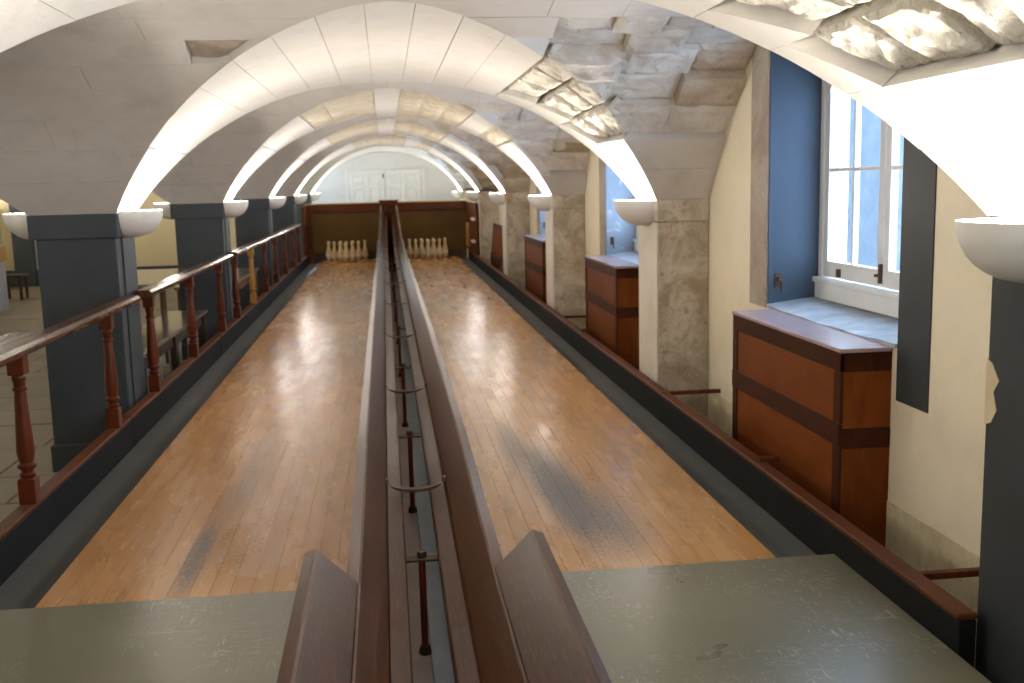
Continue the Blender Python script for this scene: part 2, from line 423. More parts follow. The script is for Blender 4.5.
def patch(mb, fn, nu, nv, off=0.0, rough=0.0, depth=SH, seed=0.0, nz=6.0):
    """curved stone: fn(u,v) -> (point, outward normal); face set `off` into the room"""
    base = len(mb.v); G = []
    for i in range(nu + 1):
        for j in range(nv + 1):
            p, n = fn(i / nu, j / nv)
            edge = i in (0, nu) or j in (0, nv)
            d = 0
            if rough:
                q = p * nz + Vector((seed, seed * .7, 0))
                d = (noise.noise(q) + .5 * noise.noise(q * 2.3)) * rough
                if edge: d = abs(d) * 1.2 + rough * .5
            G.append(p + n * (d - off))
    ring = [(i, 0) for i in range(nu)] + [(nu, j) for j in range(nv)] + [(i, nv) for i in range(nu, 0, -1)] + [(0, j) for j in range(nv, 0, -1)]
    back = []
    for (i, j) in ring:
        p, n = fn(i / nu, j / nv); back.append(p + n * depth)
    fcs = []
    for i in range(nu):
        for j in range(nv):
            a = i * (nv + 1) + j; fcs.append((a, a + 1, a + nv + 2, a + nv + 1))
    nb = len(G); L = len(ring)
    for k in range(L):
        a = ring[k][0] * (nv + 1) + ring[k][1]; b = ring[(k + 1) % L][0] * (nv + 1) + ring[(k + 1) % L][1]
        fcs.append((a, nb + k, nb + (k + 1) % L, b)[::-1])
    mb.add(G + back, fcs)

GAP = .0013
N_V = 17
TH = math.asin(A_L / R_L)
def band_fn(t0, t1, y0f, y1f, xc, R, h):
    """stone on the lengthwise barrel: angle t0..t1, y between two functions of angle"""
    g = GAP / R
    def fn(u, v):
        t = t0 + g + (t1 - t0 - 2 * g) * u
        x = xc + R * math.sin(t); z = ZS + R * math.cos(t) - (R - h)
        ya, yb = y0f(t) + GAP, y1f(t) - GAP
        return Vector((x, ya + (yb - ya) * v, z)), Vector((math.sin(t), 0, math.cos(t)))
    return fn
def groins(c, R, h):
    """near and far edge of the band over pillar pair centred at y = c, as functions of the arc angle"""
    def d(t):
        z = ZS + R * math.cos(t) - (R - h); return inv(min(z, ZS + H_T), R_T, H_T)
    return (lambda t: c - PITCH / 2 + d(t)), (lambda t: c + PITCH / 2 - d(t))

def put(mb, name, mat, joined):
    if joined is None: return mb.build(name, mat, cl, smooth=False, fix=False)
    joined.setdefault(mat, MB()).add(mb.v, mb.f)

for k in range(-1, NB + 1):
    c = PIL_Y0 + PIL_D / 2 + PITCH * k
    near, far = groins(c, R_L, H_L)
    if k == -1: near = lambda t: Y_BACK + .001
    far0 = far
    if k == -1: far = far0
    joined = {} if (k == -1 or k > 3) else None
    for i in range(N_V):
        t0 = -TH + 2 * TH * i / N_V; t1 = -TH + 2 * TH * (i + 1) / N_V
        r = random.Random(k * 100 + i); off = r.uniform(-.001, .003)
        mat = 'lime'
        if k == 2 and 5 <= i <= 13: mat = 'stained' if r.random() < .75 else 'lime'
        if k in (3, 4) and 5 <= i <= 13: mat = 'stained' if r.random() < .6 else 'lime'
        def strip(inner_a, inner_b, offs=0.0):
            return (lambda t: inner_a + (inner_b - inner_a) * (t - t0) / (t1 - t0))
        if (k == 0 and i in (11, 12, 13, 14)) or (k == 1 and i in (12, 13, 14)):
            # the near part of the haunch has lost its facing; a jagged strip of facing is left along the far edge
            fa, fb = far(t0), far(t1)
            if k == 0:
                wa_, wb_ = ((.26, .40), (.20, .42), (.16, .36), (.13, .26))[i - 11]
                lo = {11: 2.95, 12: 2.70, 13: 2.40, 14: 2.30}[i]; lo_f = (lambda t, lo=lo: lo)
                s_ = strip(fa - wa_, fb - wb_)
                mb = MB(); patch(mb, band_fn(t0, t1, near, lo_f, X0, R_L, H_L), 4, 6, off); put(mb, 'voussoir', 'lime', joined)
            else:
                wa_, wb_ = ((.30, .55), (.42, .62), (.20, .42))[i - 12]
                s_ = strip(fa - wa_, fb - wb_); lo_f = near
            mb = MB(); patch(mb, band_fn(t0, t1, s_, far, X0, R_L, H_L), 4, 4, off + .004); put(mb, 'voussoir', 'lime', joined)
            # rubble core, two or three rough stones
            n_st = 3
            for q in range(n_st):
                ya = (lambda t, q=q: lo_f(t) + (s_(t) - lo_f(t)) * (q / n_st)); yb = (lambda t, q=q: lo_f(t) + (s_(t) - lo_f(t)) * ((q + 1) / n_st - .06))
                fnq = band_fn(t0 + .012, t1 - .006, ya, yb, X0, R_L, H_L)
                mb = MB(); patch(mb, fnq, 12, 16, -r.uniform(.018, .036), .016, SH + .03, seed=i * 3.1 + q * 5.7 + k, nz=11.0); put(mb, 'rubble_stone', 'rubble', joined)
            continue
        parts = [(near, far)]
        wid = far((t0 + t1) / 2) - near((t0 + t1) / 2)
        if wid > 2.6 and k <= 2:
            f_ = .5 + r.uniform(-.12, .12)
            md = (lambda t, f_=f_: near(t) + (far(t) - near(t)) * f_)
            parts = [(near, md), (md, far)]
        for (a_, b_) in parts:
            mb = MB(); rough = .012 if mat == 'stained' else 0
            patch(mb, band_fn(t0, t1, a_, b_, X0, R_L, H_L), 4, 10 if not rough else 12, off, rough, seed=i); put(mb, 'voussoir', mat, joined)
    # the same rib over the side aisle
    near, far = groins(c, R_A, H_L)
    if k == -1: near = lambda t: Y_BACK + .001
    TA = math.asin(A_A / R_A); NA = 20; ja = {}
    for i in range(NA):
        t0 = -TA + 2 * TA * i / NA; t1 = -TA + 2 * TA * (i + 1) / NA
        mb = MB(); patch(mb, band_fn(t0, t1, near, far, X1, R_A, H_L), 3, 8, 0); put(mb, 'voussoir', 'lime', ja)
    for mat, mb in ja.items():
        tag(mb.build('aisle_voussoirs', mat, cl, fix=False), kind='stuff')
    if joined:
        for mat, mb in joined.items(): tag(mb.build('distant_voussoirs', mat, cl, fix=False), kind='stuff')

# crosswise webs between the ribs
N_C = 18
TT = math.asin(B_T / R_T)
def web_fn(t0, t1, mid, xa, xb):
    g = GAP / R_T
    def fn(u, v):
        t = t0 + g + (t1 - t0 - 2 * g) * u
        yy = mid + R_T * math.sin(t); z = ZS + R_T * math.cos(t) - (R_T - H_T)
        a, b = xa(z), xb(z)
        a += GAP; b -= GAP
        if b < a + .002: b = a + .002
        return Vector((a + (b - a) * v, yy, z)), Vector((0, math.sin(t), math.cos(t)))
    return fn
gr = lambda z: X0 + inv(min(z, ZS + H_L), R_L, H_L)
gl = lambda z: X0 - inv(min(z, ZS + H_L), R_L, H_L)
ga = lambda z: X1 + inv(min(z, ZS + H_L), R_A, H_L)
gw = lambda z: X1 - inv(min(z, ZS + H_L), R_A, H_L)
for k in range(-1, NB + 1):
    mid = PIL_Y0 + PIL_D + PITCH * k + B_T
    joined = {} if k not in (0, 1, 2) else None
    ja = {}
    for i in range(N_C):
        t0 = -TT + 2 * TT * i / N_C; t1 = -TT + 2 * TT * (i + 1) / N_C
        tm = (t0 + t1) / 2; zm = ZS + R_T * math.cos(tm) - (R_T - H_T); ym = mid + R_T * math.sin(tm)
        if ym > Y_END: continue
        # right of the lanes: groin to window wall
        r = random.Random(1000 + k * 100 + i)
        cuts = []; x = gr(zm) + (.34 if i % 2 else .55)
        while x < XW - .22: cuts.append(x); x += r.uniform(.26, .46) if (k == 0 and tm > 0) else r.uniform(.42, .6)
        edges = [gr] + [(lambda z, x=x: max(x, gr(z) + .02)) for x in cuts] + [lambda z: XW + .015]
        cx_ = [gr(zm)] + cuts + [XW]
        for j in range(len(edges) - 1):
            xm = (cx_[j] + cx_[j + 1]) / 2
            far_half = tm > 0
            mat, off, rough = 'lime_shaded', r.uniform(-.001, .003), 0
            if k == 0 and far_half:
                if 1.72 < zm < 2.27 or (xm > 2.0 and zm < 2.27): mat = 'raw'
                if xm > 2.0 and 1.5 < zm < 2.3: mat = 'rawbrown'
                if 2.2 < zm < 2.32 and xm > 1.05: mat = 'raw'
            elif k == 1 and far_half:
                if zm > 1.6 or xm > 2.0: mat = 'raw' if r.random() < .75 else 'lime_shaded'
                if zm > 2.3: mat = 'lime_shaded'
            elif k >= 2 and far_half: mat = 'rawbrown' if r.random() < .7 else 'raw'
            elif k >= 0: mat = 'raw' if r.random() < .4 else 'lime_shaded'
            if mat != 'lime_shaded': off, rough = r.uniform(-.055, .010) if r.random() > .18 else -.085, .022
            mb = MB(); patch(mb, web_fn(t0, t1, mid, edges[j], edges[j + 1]), 4 if not rough else 6, 5 if not rough else 9, off, rough, seed=i * 2.7 + j)
            put(mb, 'vault_stone', mat, joined)
        # left of the lanes: groin to the aisle's groin, smoother plaster in long courses
        cuts = []; wdt = gl(zm) - ga(zm); nseg = max(1, round(wdt / .95))
        wedge = k == 0 and tm > 0 and 2.19 < zm < 2.28
        if wedge: nseg = 2
        for q in range(1, nseg): cuts.append(ga(zm) + wdt * (q + (.22 if i % 2 else -.2)) / nseg if not wedge else gl(zm) - .30)
        edges = [ga] + [(lambda z, x=x: min(max(x, ga(z) + .02), gl(z) - .01)) for x in cuts] + [gl]
        for j in range(len(edges) - 1):
            mat, off, rough = 'lime_shaded', r.uniform(-.0005, .0015), 0
            if wedge and j == len(edges) - 2: mat, off, rough = 'rawbrown', -.03, .014
            mb = MB(); patch(mb, web_fn(t0, t1, mid, edges[j], edges[j + 1]), 4, 6, off, rough, seed=i + j * 1.7)
            put(mb, 'vault_stone', mat, joined if joined is not None else None)
        # far side of the aisle
        mb = MB(); patch(mb, web_fn(t0, t1, mid, lambda z: XLW - .01, gw), 3, 3, 0); put(mb, 'vault_stone', 'lime_shaded', ja)
    for J, nm in ((joined, 'distant_vault_stones'), (ja, 'aisle_vault_stones')):
        if J:
            for mat, mb in J.items(): tag(mb.build(nm, mat, cl, fix=False), kind='stuff')

# ------------------------------------------------------------------ pillars
def sconce(x, y, side, label, z=1.37, on=True, power=None):
    """half-bowl uplighter fixed to a pillar face; side = +1 faces +x, -1 faces -x"""
    t = thing('wall_sconce', (x, y, z), label, 'lamp', 'half-bowl uplighters on the pillars', rz=0 if side > 0 else math.pi)
    R, hgt, th = .228, .178, .012
    prof = [(R, 0.0)]
    for i in range(1, 9):
        a = math.pi / 2 * i / 8; prof.append((max(R * math.cos(a) ** .75, .002) if i < 8 else .002, -hgt * math.sin(a)))
    inner = [(.002, -hgt + th)] + [(max(r - th, .002), min(zz + th * .6, 0)) for (r, zz) in reversed(prof[1:-1])] + [(R - th, 0.0)]
    MB().lathe(prof + inner + [(R, 0.0)], 0, 0, 28, -math.pi / 2, math.pi / 2).build('bowl', 'sconce', t, smooth=True)
    pp = [(q, z_) for q, z_ in prof[:-1]] + [(-q, z_) for q, z_ in reversed(prof[:-1])]
    MB().sweep([[(-.016, q * .985, z_ * .985 - .001) for q, z_ in pp], [(.006, q * .985, z_ * .985 - .001) for q, z_ in pp]]).build('back_plate', 'sconce', t)
    b = MB().lathe([(.0005, -.075), (.018, -.068), (.026, -.05), (.018, -.032), (.0005, -.025)], .075, 0, 10).build('bulb', 'bulb', t, smooth=True)
    ld = bpy.data.lights.new('sconce_light', 'POINT'); ld.energy = power or SCONCE_W; ld.color = (1.0, .925, .82); ld.shadow_soft_size = .05
    lo = bpy.data.objects.new('sconce_light', ld); C.objects.link(lo); lo.parent = t; lo.location = (.085, 0, .005)
    return t

ordl = ['nearest', 'second', 'third', 'fourth', 'fifth', 'sixth']
for k in range(0, NB + 1):
    y0 = PIL_Y0 + PITCH * k; y1 = y0 + PIL_D
    yb = min(y1, Y_END)
    # left: square slate-painted pillar
    if k > 0:
        lab = ['', 'dark slate square pillar nearest on the left, behind the front railing', 'second dark slate square pillar on the left, beside the bench',
               'third dark slate square pillar on the left, behind the pale baluster', 'fourth dark slate square pillar on the left', 'fifth dark slate pillar on the left, by the end wall'][k]
    else: lab = 'dark slate square pillar beside the approach, out of frame to the left'
    t = thing('pillar', ((XL0 + XL1) / 2, (y0 + yb) / 2, FLOOR_Z), lab, 'pillar', 'slate pillars between lanes and aisle')
    hx, hy = (XL1 - XL0) / 2, (yb - y0) / 2
    box('shaft', 'slate', t, -hx + .02, hx - .02, -hy + .02, hy - .02, .17, 1.52 - .0, .006)
    box('plinth', 'slate', t, -hx, hx, -hy, hy, -.03, .18, .01)
    box('impost', 'slate', t, -hx - .012, hx + .0, -hy - .012, hy, 1.52, ZS - FLOOR_Z + .004, .004)
    box('corner_strip', 'slate', t, hx - .03, hx - .008, -hy + .14, -hy + .165, .18, 1.52)
    # right: pillar against the window wall
    lab = ['dark slate-painted pillar at the right edge, chipped to bare cream', 'weathered stone pillar between the large window and the second cabinet', 'weathered stone pillar between the second and third cabinets',
           'weathered stone pillar beyond the third cabinet', 'weathered stone pillar beside the pin pit', 'weathered stone pillar beyond the pin pit'][k]
    t = thing('pillar', ((XR0 + XW) / 2, (y0 + yb) / 2, FLOOR_Z), lab, 'pillar', 'pillars along the window wall')
    hx = (XW - XR0) / 2; sm = 'slate_worn' if k == 0 else 'pillar_stone'
    box('shaft', sm, t, -hx + .012, hx, -hy + .012, hy - .012, -.03, 1.52, .008)
    box('impost', sm, t, -hx, hx, -hy, hy, 1.52, ZS - FLOOR_Z + .004, .008)
    if k > 0: box('painted_face', 'pillar_white', t, -hx + .004, -hx + .014, -hy + .014, hy - .016, .2, 1.515)
    else:
        mb = MB(); ps = [(0, .0), (.05, .02), (.09, .10), (.06, .20), (.10, .27), (.04, .36), (.0, .38)]
        front = [(-hx + .009, hy - .014 - a * .7, 1.02 + b * .55) for a, b in ps]; back_ = [(p[0] + .006, p[1], p[2]) for p in front]
        mb.sweep([front, back_]).build('paint_chip', 'chip', t)
    zc = 1.365
    sconce(XR0, (y0 + y1) / 2 if k < NB else y0 + .25, -1, 'white half-bowl uplighter on the %s pillar of the window side' % ordl[k], zc)
    sconce(XL1, (y0 + y1) / 2 if k < NB else y0 + .25, 1, 'white half-bowl uplighter on the lane face of the %s slate pillar' % ordl[k], zc + .02)
    if k < NB: sconce(XL0 - .012, (y0 + y1) / 2, -1, 'white half-bowl uplighter on the aisle face of the %s slate pillar' % ordl[k], zc + .02)

for k in range(0, NB):
    sconce(XLW, PIL_Y0 + PIL_D / 2 + PITCH * k, 1, 'white half-bowl uplighter added out of sight on the aisle wall opposite the %s slate pillar' % ordl[k], 1.37)  # unseen wall lamps, added to brighten the aisle
# ------------------------------------------------------------------ windows
def make_window(n, k):
    dy = PITCH * k
    t = thing('window_%d' % n, (XW + .30, (WY0 + WY1) / 2 + dy, WZ0), 'tall white casement window in the %s bay with small panes' % ordl[n], kind='structure')
    hw = (WY1 - WY0) / 2; top = WZ1 - WZ0 - .02
    # reveals (parts of the wall opening)
    for s_ in (-1, 1):
        box('reveal', 'reveal' if k == 0 else 'reveal_pale', t, -.30, .10, s_ * hw - (.012 if s_ > 0 else 0), s_ * hw + (0 if s_ > 0 else .012), 0, top + .02)
    box('lintel', 'reveal', t, -.30, .10, -hw, hw, top, top + .02)
    mb = MB(); ring = []
    for q in range(13):
        yy = -hw + .012 + (2 * hw - .024) * q / 12; zz = .03 + 0.004 * math.sin(q * 1.7) - .012 * math.sin(math.pi * q / 12)
        ring.append([(-.31, yy, -.0), (.06, yy, -.0), (.06, yy, zz + .03), (-.1, yy, zz + .012), (-.31, yy, zz - .012)])
    mb.sweep(ring).build('stone_sill', 'stone_sill', t)
    # outer frame and bottom apron
    box('apron', 'white', t, -.02, .06, -hw + .012, hw - .012, .05, .17, .006)
    box('apron_moulding', 'white', t, -.035, .0, -hw + .012, hw - .012, .145, .175, .005)
    box('frame_head', 'white', t, .0, .07, -hw + .012, hw - .012, top - .10, top, .004)
    for s_ in (-1, 1):
        a, b = sorted((s_ * (hw - .012), s_ * (hw - .062)))
        box('frame_jamb', 'white', t, .0, .07, a, b, .17, top - .10, .004)
        # shaped spandrel in the upper corner
        p = [(hw - .062, top - .10), (hw - .062, top - .30), (hw - .085, top - .27), (hw - .20, top - .125), (hw - .22, top - .10)]
        MB().sweep([[(.005, s_ * a_, b_) for a_, b_ in p], [(.05, s_ * a_, b_) for a_, b_ in p]]).build('spandrel', 'white', t)
    # two casements
    for s_ in (-1, 1):
        cs = thing('casement', (0, 0, 0)); cs.parent = t
        y0, y1 = (.006, hw - .062) if s_ > 0 else (-hw + .062, -.006)
        z0, z1 = .18, top - .10
        mbx = MB(); sw = .055
        mbx.box(.01, .05, y0, y0 + sw, z0, z1).box(.01, .05, y1 - sw, y1, z0, z1).box(.01, .05, y0 + sw, y1 - sw, z0, z0 + .09).box(.01, .05, y0 + sw, y1 - sw, z1 - .05, z1)
        mbx.build('sash', 'white', cs, fix=True)
        ya, yb = y0 + sw, y1 - sw; za, zb = z0 + .09, z1 - .05
        ncol, nrow = 2, 2
        for q in range(1, ncol):
            yy = ya + (yb - ya) * q / ncol; box('glazing_bar', 'white', cs, .012, .046, yy - .011, yy + .011, za, zb, .004)
        for q in range(1, nrow):
            zz = za + (zb - za) * q / nrow; box('glazing_bar', 'white', cs, .013, .045, ya, yb, zz - .011, zz + .011, .004)
        for qi in range(ncol):
            for qj in range(nrow):
                box('pane', 'glass', cs, .028, .031, ya + (yb - ya) * qi / ncol + .009, ya + (yb - ya) * (qi + 1) / ncol - .009, za + (zb - za) * qj / nrow + .009, za + (zb - za) * (qj + 1) / nrow - .009)
    MB().box(-.006, .012, .0, .022, .20, .30).box(-.03, -.005, .004, .016, .235, .25).build('catch', 'iron', t, bevel=.002)
    MB().box(-.006, .012, hw - .30, hw - .27, .19, .235).build('catch', 'iron', t, bevel=.002)
    # iron hook on the far reveal
    MB().tube([(-.245, hw - .015, .17), (-.245, hw - .05, .17), (-.245, hw - .065, .155), (-.24, hw - .06, .09)], .008, 6).box(-.262, -.225, hw - .02, hw - .011, .12, .20).build('iron_hook', 'iron', t)
    # surround on the wall face: slate-painted band on the near side, bare stone on the far side
    MB().box(-.306, -.299, -hw - .27, -hw, -.23, top + .1).build('painted_band', 'slate_worn', t, fix=False)
    MB().box(-.312, -.299, hw, hw + .27, 0, top + .1).build('stone_jamb', 'trimstone', t, fix=False)
    return t
for n, k in enumerate(range(0, 4)): make_window(n + 1, k)

# light well outside the windows
g = MB().box(XW + .42, 12, -4, 34, FLOOR_Z - .3, .1).build('yard_ground', 'extwall', fix=False); tag(g, 'pale paving outside the windows', kind='structure')
for k in range(-1, 5):
    yb = 9.45 + PITCH * k
    o = MB().box(4.5, 4.9, yb - .42, yb + .42, .1, 2.55).box(4.46, 4.94, yb - .46, yb + .46, 2.55, 2.7).build('garden_pier', 'extblue', bevel=.02)
    tag(o, 'blue-grey stone pier standing outside the %s window' % ['unseen', 'nearest', 'second', 'third', 'fourth', 'farthest'][k + 1], 'pier', 'stone piers outside the windows')

# ------------------------------------------------------------------ lanes
Y_FOUL, Y_LANE_END = 3.84, 22.35
LANE_L, LANE_R = (-1.34, -.170), (.340, 1.495)
def make_lane(name, xs, label):
    t = thing('bowling_lane', ((xs[0] + xs[1]) / 2, Y_FOUL, 0), label, 'bowling lane', 'the two bowling lanes')
    hw = (xs[1] - xs[0]) / 2; nP = 15; pw = 2 * hw / nP
    r = random.Random(31 if xs[0] < 0 else 57)
    box('lane_bed', 'pit_dark', t, -hw + .004, hw - .004, .002, Y_LANE_END - Y_FOUL, FLOOR_Z - .02, -.03)
    for i in range(nP):
        y = 0.0; first = True
        while y < Y_LANE_END - Y_FOUL - .01:
            L = r.uniform(1.6, 4.2) if not first else r.uniform(.9, 3.5); first = False
            e = min(y + L, Y_LANE_END - Y_FOUL)
            if Y_LANE_END - Y_FOUL - e < .5: e = Y_LANE_END - Y_FOUL
            x = -hw + pw * i
            MB().cbox(x + .0004, x + pw - .0004, y + .0004, e - .0004, -.035, r.uniform(-.0003, .0), .0004).build('plank', 'lane', t, fix=False)
            y = e
    return t
make_lane('lane', LANE_L, 'left bowling lane of narrow varnished maple boards')
make_lane('lane', LANE_R, 'right bowling lane of narrow varnished maple boards, worn grey near the foul line')

# approach
for xa, xb, lab in ((-1.608, -.172, 'olive-green linoleum approach panel before the left lane'), (.342, 1.732, 'scratched grey-green linoleum approach panel before the right lane')):
    o = MB().box(xa, xb, -1.0, Y_FOUL - .004, FLOOR_Z - .02, .004).build('approach', 'lino', bevel=.003)
    tag(o, lab, 'approach', 'approach panels in front of the lanes')
# gutters
def gutter(xa, xb, label):
    """xa = lane side, xb = kerb side"""
    prof = []
    for i in range(9):
        f = i / 8; d = -.060 * math.sin(min(f * 1.9, 1) * math.pi / 2)
        prof.append((xa + (xb - xa) * f, d - .004 if f > .02 else -.006))
    ring = lambda y: [(x, y, z) for x, z in prof] + [(xb, y, FLOOR_Z - .02), (xa, y, FLOOR_Z - .02)]
    o = MB().sweep([ring(Y_FOUL + .002), ring(9.0), ring(15.0), ring(22.3)]).build('gutter', 'gutter', smooth=True)
    return tag(o, label, 'gutter', 'gutters beside the lanes')
KL, KR = (-1.68, -1.612), (1.735, 1.80)
gutter(LANE_L[0] - .001, KL[1] + .001, 'dark grey gutter between the left lane and the balustrade kerb')
gutter(LANE_R[1] + .001, KR[0] - .001, 'dark grey gutter between the right lane and the window-side kerb')
RC = .085                                                   # centre line of the ball return
def kerb(xs, y0, y1, inner, label, chips):
    t = thing('kerb', ((xs[0] + xs[1]) / 2, y0, 0), label, 'kerb', 'kerbs along the outer gutters')
    h = (xs[1] - xs[0]) / 2; y = 0; r = random.Random(3)
    while y < y1 - y0 - .01:
        e = min(y + 3.6, y1 - y0)
        MB().box(-h + (.004 if inner < 0 else 0), h - (.004 if inner > 0 else 0), y + .001, e - .001, FLOOR_Z - .02, .105).build('kerb_board', 'kerb_black', t, bevel=.004)
        MB().box(-h - (0 if inner < 0 else .004), h + (0 if inner > 0 else .004), y + .001, e - .001, .105, .128).build('cap_board', 'kerb_wood', t, bevel=.006)
        y = e
    return t
kerb(KL, 3.0, 22.4, 1, 'low black kerb with red-brown wooden cap carrying the left balustrade', 0)
kr = kerb(KR, 2.93, 22.4, -1, 'low black kerb with red-brown wooden cap along the window side', 0)
for yy, xa, lab in ((3.36, XW, 'short wooden brace from kerb to wall beside the slate pillar'), (6.72, XW, 'short wooden brace from kerb to wall beside the first stone pillar'), (4.80, 1.87, 'wooden brace stub on the kerb before the nearest cabinet'),
                    (9.5, 1.87, 'wooden brace stub on the kerb before the second cabinet'), (10.9, XW, 'short wooden brace from kerb to wall beside the second stone pillar')):
    stub = xa < XW
    o = MB().box(KR[1] - .03 if stub else KR[1] + .001, xa, yy - .016, yy + .016, .128 if stub else .072, .150 if stub else .097).build('kerb_brace', 'kerb_wood', bevel=.003)
    tag(o, lab, 'brace', 'braces behind the window-side kerb')

# ------------------------------------------------------------------ ball return
br = thing('ball_return', (RC, 3.1, 0), 'long dark wooden ball return track running between the two lanes', 'ball return')
def rz(y):                                                   # height of the top ridge
    pts = [(1.0, .295), (3.1, .30), (4.8, .375), (8, .405), (19.0, .42), (20.4, .50), (21.3, .74), (22.0, 1.02), (22.45, 1.13)]
    for (a, za), (b, zb) in zip(pts, pts[1:]):
        if y <= b:
            f = max(0, (y - a) / (b - a)); f2 = f * f * (3 - 2 * f); return za + (zb - za) * (f2 if a >= 19 else f)
    return pts[-1][1]
def rwid(y): return 1.0 if y < 20 else 1.0 - .30 * min(1, (y - 20) / 2.4)
yl = [1.2, 2.2, 3.1, 4.0, 4.8, 6.4, 8, 11, 14, 17, 19, 19.5, 20, 20.4, 20.8, 21.2, 21.6, 22.0, 22.45]
for s_ in (-1, 1):
    rings = []; rin = []; slot = []
    for y in yl:
        z = rz(y); k = rwid(y); Y = y - 3.1
        bot = -.05
        rings.append([(s_ * u * k, Y, zz) for u, zz in ((.252, z - .02), (.213, z), (.205, z - .003), (.130, z - .125), (.128, z - .16), (.215, z - .17), (.225, min(bot, z - .2)), (.252, min(bot, z - .2)))])
        rin.append([(s_ * u * k, Y, zz) for u, zz in ((.122, z - .160), (.066, z - .178), (.060, z - .184), (.060, z - .225), (.122, z - .225))])
        slot.append([(s_ * u * k, Y, zz) for u, zz in ((.134, z - .150), (.122, z - .170), (.122, z - .19), (.134, z - .19))])
    sr = MB().sweep(rings).build('side_rail', 'mahog', br)
    MB().sweep(rin).build('inner_rail', 'mahog', br)
    MB().sweep(slot).build('track_strip', 'kerb_wood', br)
    # flared hopper board at the near end
    fb = MB(); prof = [(.214, .300), (.327, .413), (.338, .420), (.372, .405), (.368, .385), (.252, .272)]
    fb.sweep([[(s_ * u, y - 3.1, z) for u, z in prof] for y in (1.2, 2.2, 3.10 + (.05 if s_ > 0 else 0))]).build('flare_board', 'mahog', br, bevel=.003)
    box('flare_leg', 'mahog', br, *sorted((s_ * .26, s_ * .30)), -1.2, -1.1, .0, .31)
# iron hoops across the track
for y in (4.42, 6.45, 8.75, 11.2, 13.6, 16.0, 18.2):
    z = rz(y) - .108; mb = MB(); rg = []
    for i in range(17):
        a = math.pi * i / 16; x = -.125 * math.cos(a); zz = z - .046 * math.sin(a) ** .8; 
        n = Vector((math.cos(a) * .6, 0, math.sin(a))).normalized() * .007
        yy = y - 3.1 - .03 * math.sin(a)
        rg.append([(x + n.x * 1, yy - .017, zz - n.z), (x + n.x, yy + .017, zz - n.z), (x - n.x, yy + .017, zz + n.z), (x - n.x, yy - .017, zz + n.z)])
    mb.sweep(rg).build('iron_hoop', 'iron', br)
# straps, bolts and posts under the track
for y in (2.15, 3.82, 5.6, 7.7, 9.8, 11.9, 14.0, 16.1, 18.2):
    z = rz(y) - .236; Y = y - 3.1
    st = MB().box(-.085, .085, Y - .025, Y + .025, z, z + .01).build('cross_strap', 'iron', br, bevel=.002)
    MB().lathe([(.0, z + .034), (.016, z + .034), (.018, z + .028), (.018, z + .008)], 0, Y, 6).build('bolt_head', 'iron', st)
    MB().lathe([(.013, FLOOR_Z + .02), (.013, z)], 0, Y, 10).build('support_rod', 'rod', br, smooth=True)
    MB().lathe([(.0, FLOOR_Z + .05), (.020, FLOOR_Z + .05), (.024, FLOOR_Z + .03), (.024, FLOOR_Z + .015)], 0, Y, 8).build('rod_foot', 'iron', br)
box('channel_board', 'pinkboard', br, -.21, .022, -1.9, 19.0, FLOOR_Z - .03, FLOOR_Z + .02, .003)
box('channel_board', 'blueboard', br, .024, .21, -1.9, 19.0, FLOOR_Z - .03, FLOOR_Z + .012, .003)
# the end of the track: post and hood
box('end_post', 'pit_frame', br, -.07, .07, 19.42, 19.56, -.095, 1.17, .006)
hd = [[(-.13, 19.2, 1.12), (.13, 19.2, 1.12), (.13, 19.55, 1.12), (-.13, 19.55, 1.12)], [(-.20, 19.12, 1.20), (.20, 19.12, 1.20), (.20, 19.58, 1.20), (-.20, 19.58, 1.20)], [(-.215, 19.10, 1.225), (.215, 19.10, 1.225), (.215, 19.58, 1.225), (-.215, 19.58, 1.225)]]
MB().sweep(hd).build('hood', 'pit_frame', br)

# ------------------------------------------------------------------ pin pit
pt = thing('pin_pit', (.1, 22.7, 0), 'red-brown wooden pin pit with plain brown backing behind both lanes', 'pin pit')
P0, P1, ZT = -1.78, 1.66, 1.165
box('back_panel', 'pit', pt, P0, -.08, .35, .40, -.30, ZT - .18)
box('back_panel', 'pit', pt, -.04, P1, .35, .40, -.30, ZT - .18)
box('header_board', 'pit_frame', pt, P0, P1, .26, .33, ZT - .19, ZT - .01, .006)
box('cap_rail', 'palewood', pt, P0 - .03, P1 + .03, .22, .45, ZT - .01, ZT + .015, .004)
box('side_panel', 'pit_frame', pt, P0 - .02, P0 + .03, -.75, .45, .13, ZT - .02, .004)
box('front_post', 'pit_frame', pt, P0 + .03, P0 + .12, .1, .26, -.30, ZT - .02, .004)
box('side_panel', 'pit_frame', pt, P1 + .0, P1 + .045, -2.1, .45, .13, ZT - .02, .004)
box('pit_floor', 'pit_dark', pt, P0, P1, -.28, .35, -.30, -.10)
box('kick_board', 'pit_dark', pt, P0 + .03, P1 - .1, .28, .33, -.12, .12)
o = box('ledge', 'palewood', pt, P1 - .05, P1 - .003, -.62, -.10, .20, .72, .02)
o['label'] = 'pale wooden board'
for z in (.80, .36): box('ledge', 'white', pt, P1 - .06, P1 - .002, -2.0, -1.6, z, z + .05)
pin_prof = [(.0, .380), (.016, .377), (.028, .368), (.0325, .350), (.031, .335), (.025, .305), (.0232, .285), (.026, .262), (.036, .225), (.050, .180), (.058, .140), (.0605, .115), (.058, .085), (.046, .035), (.030, .004), (.028, .0), (.0, .0)]
pin_me = None
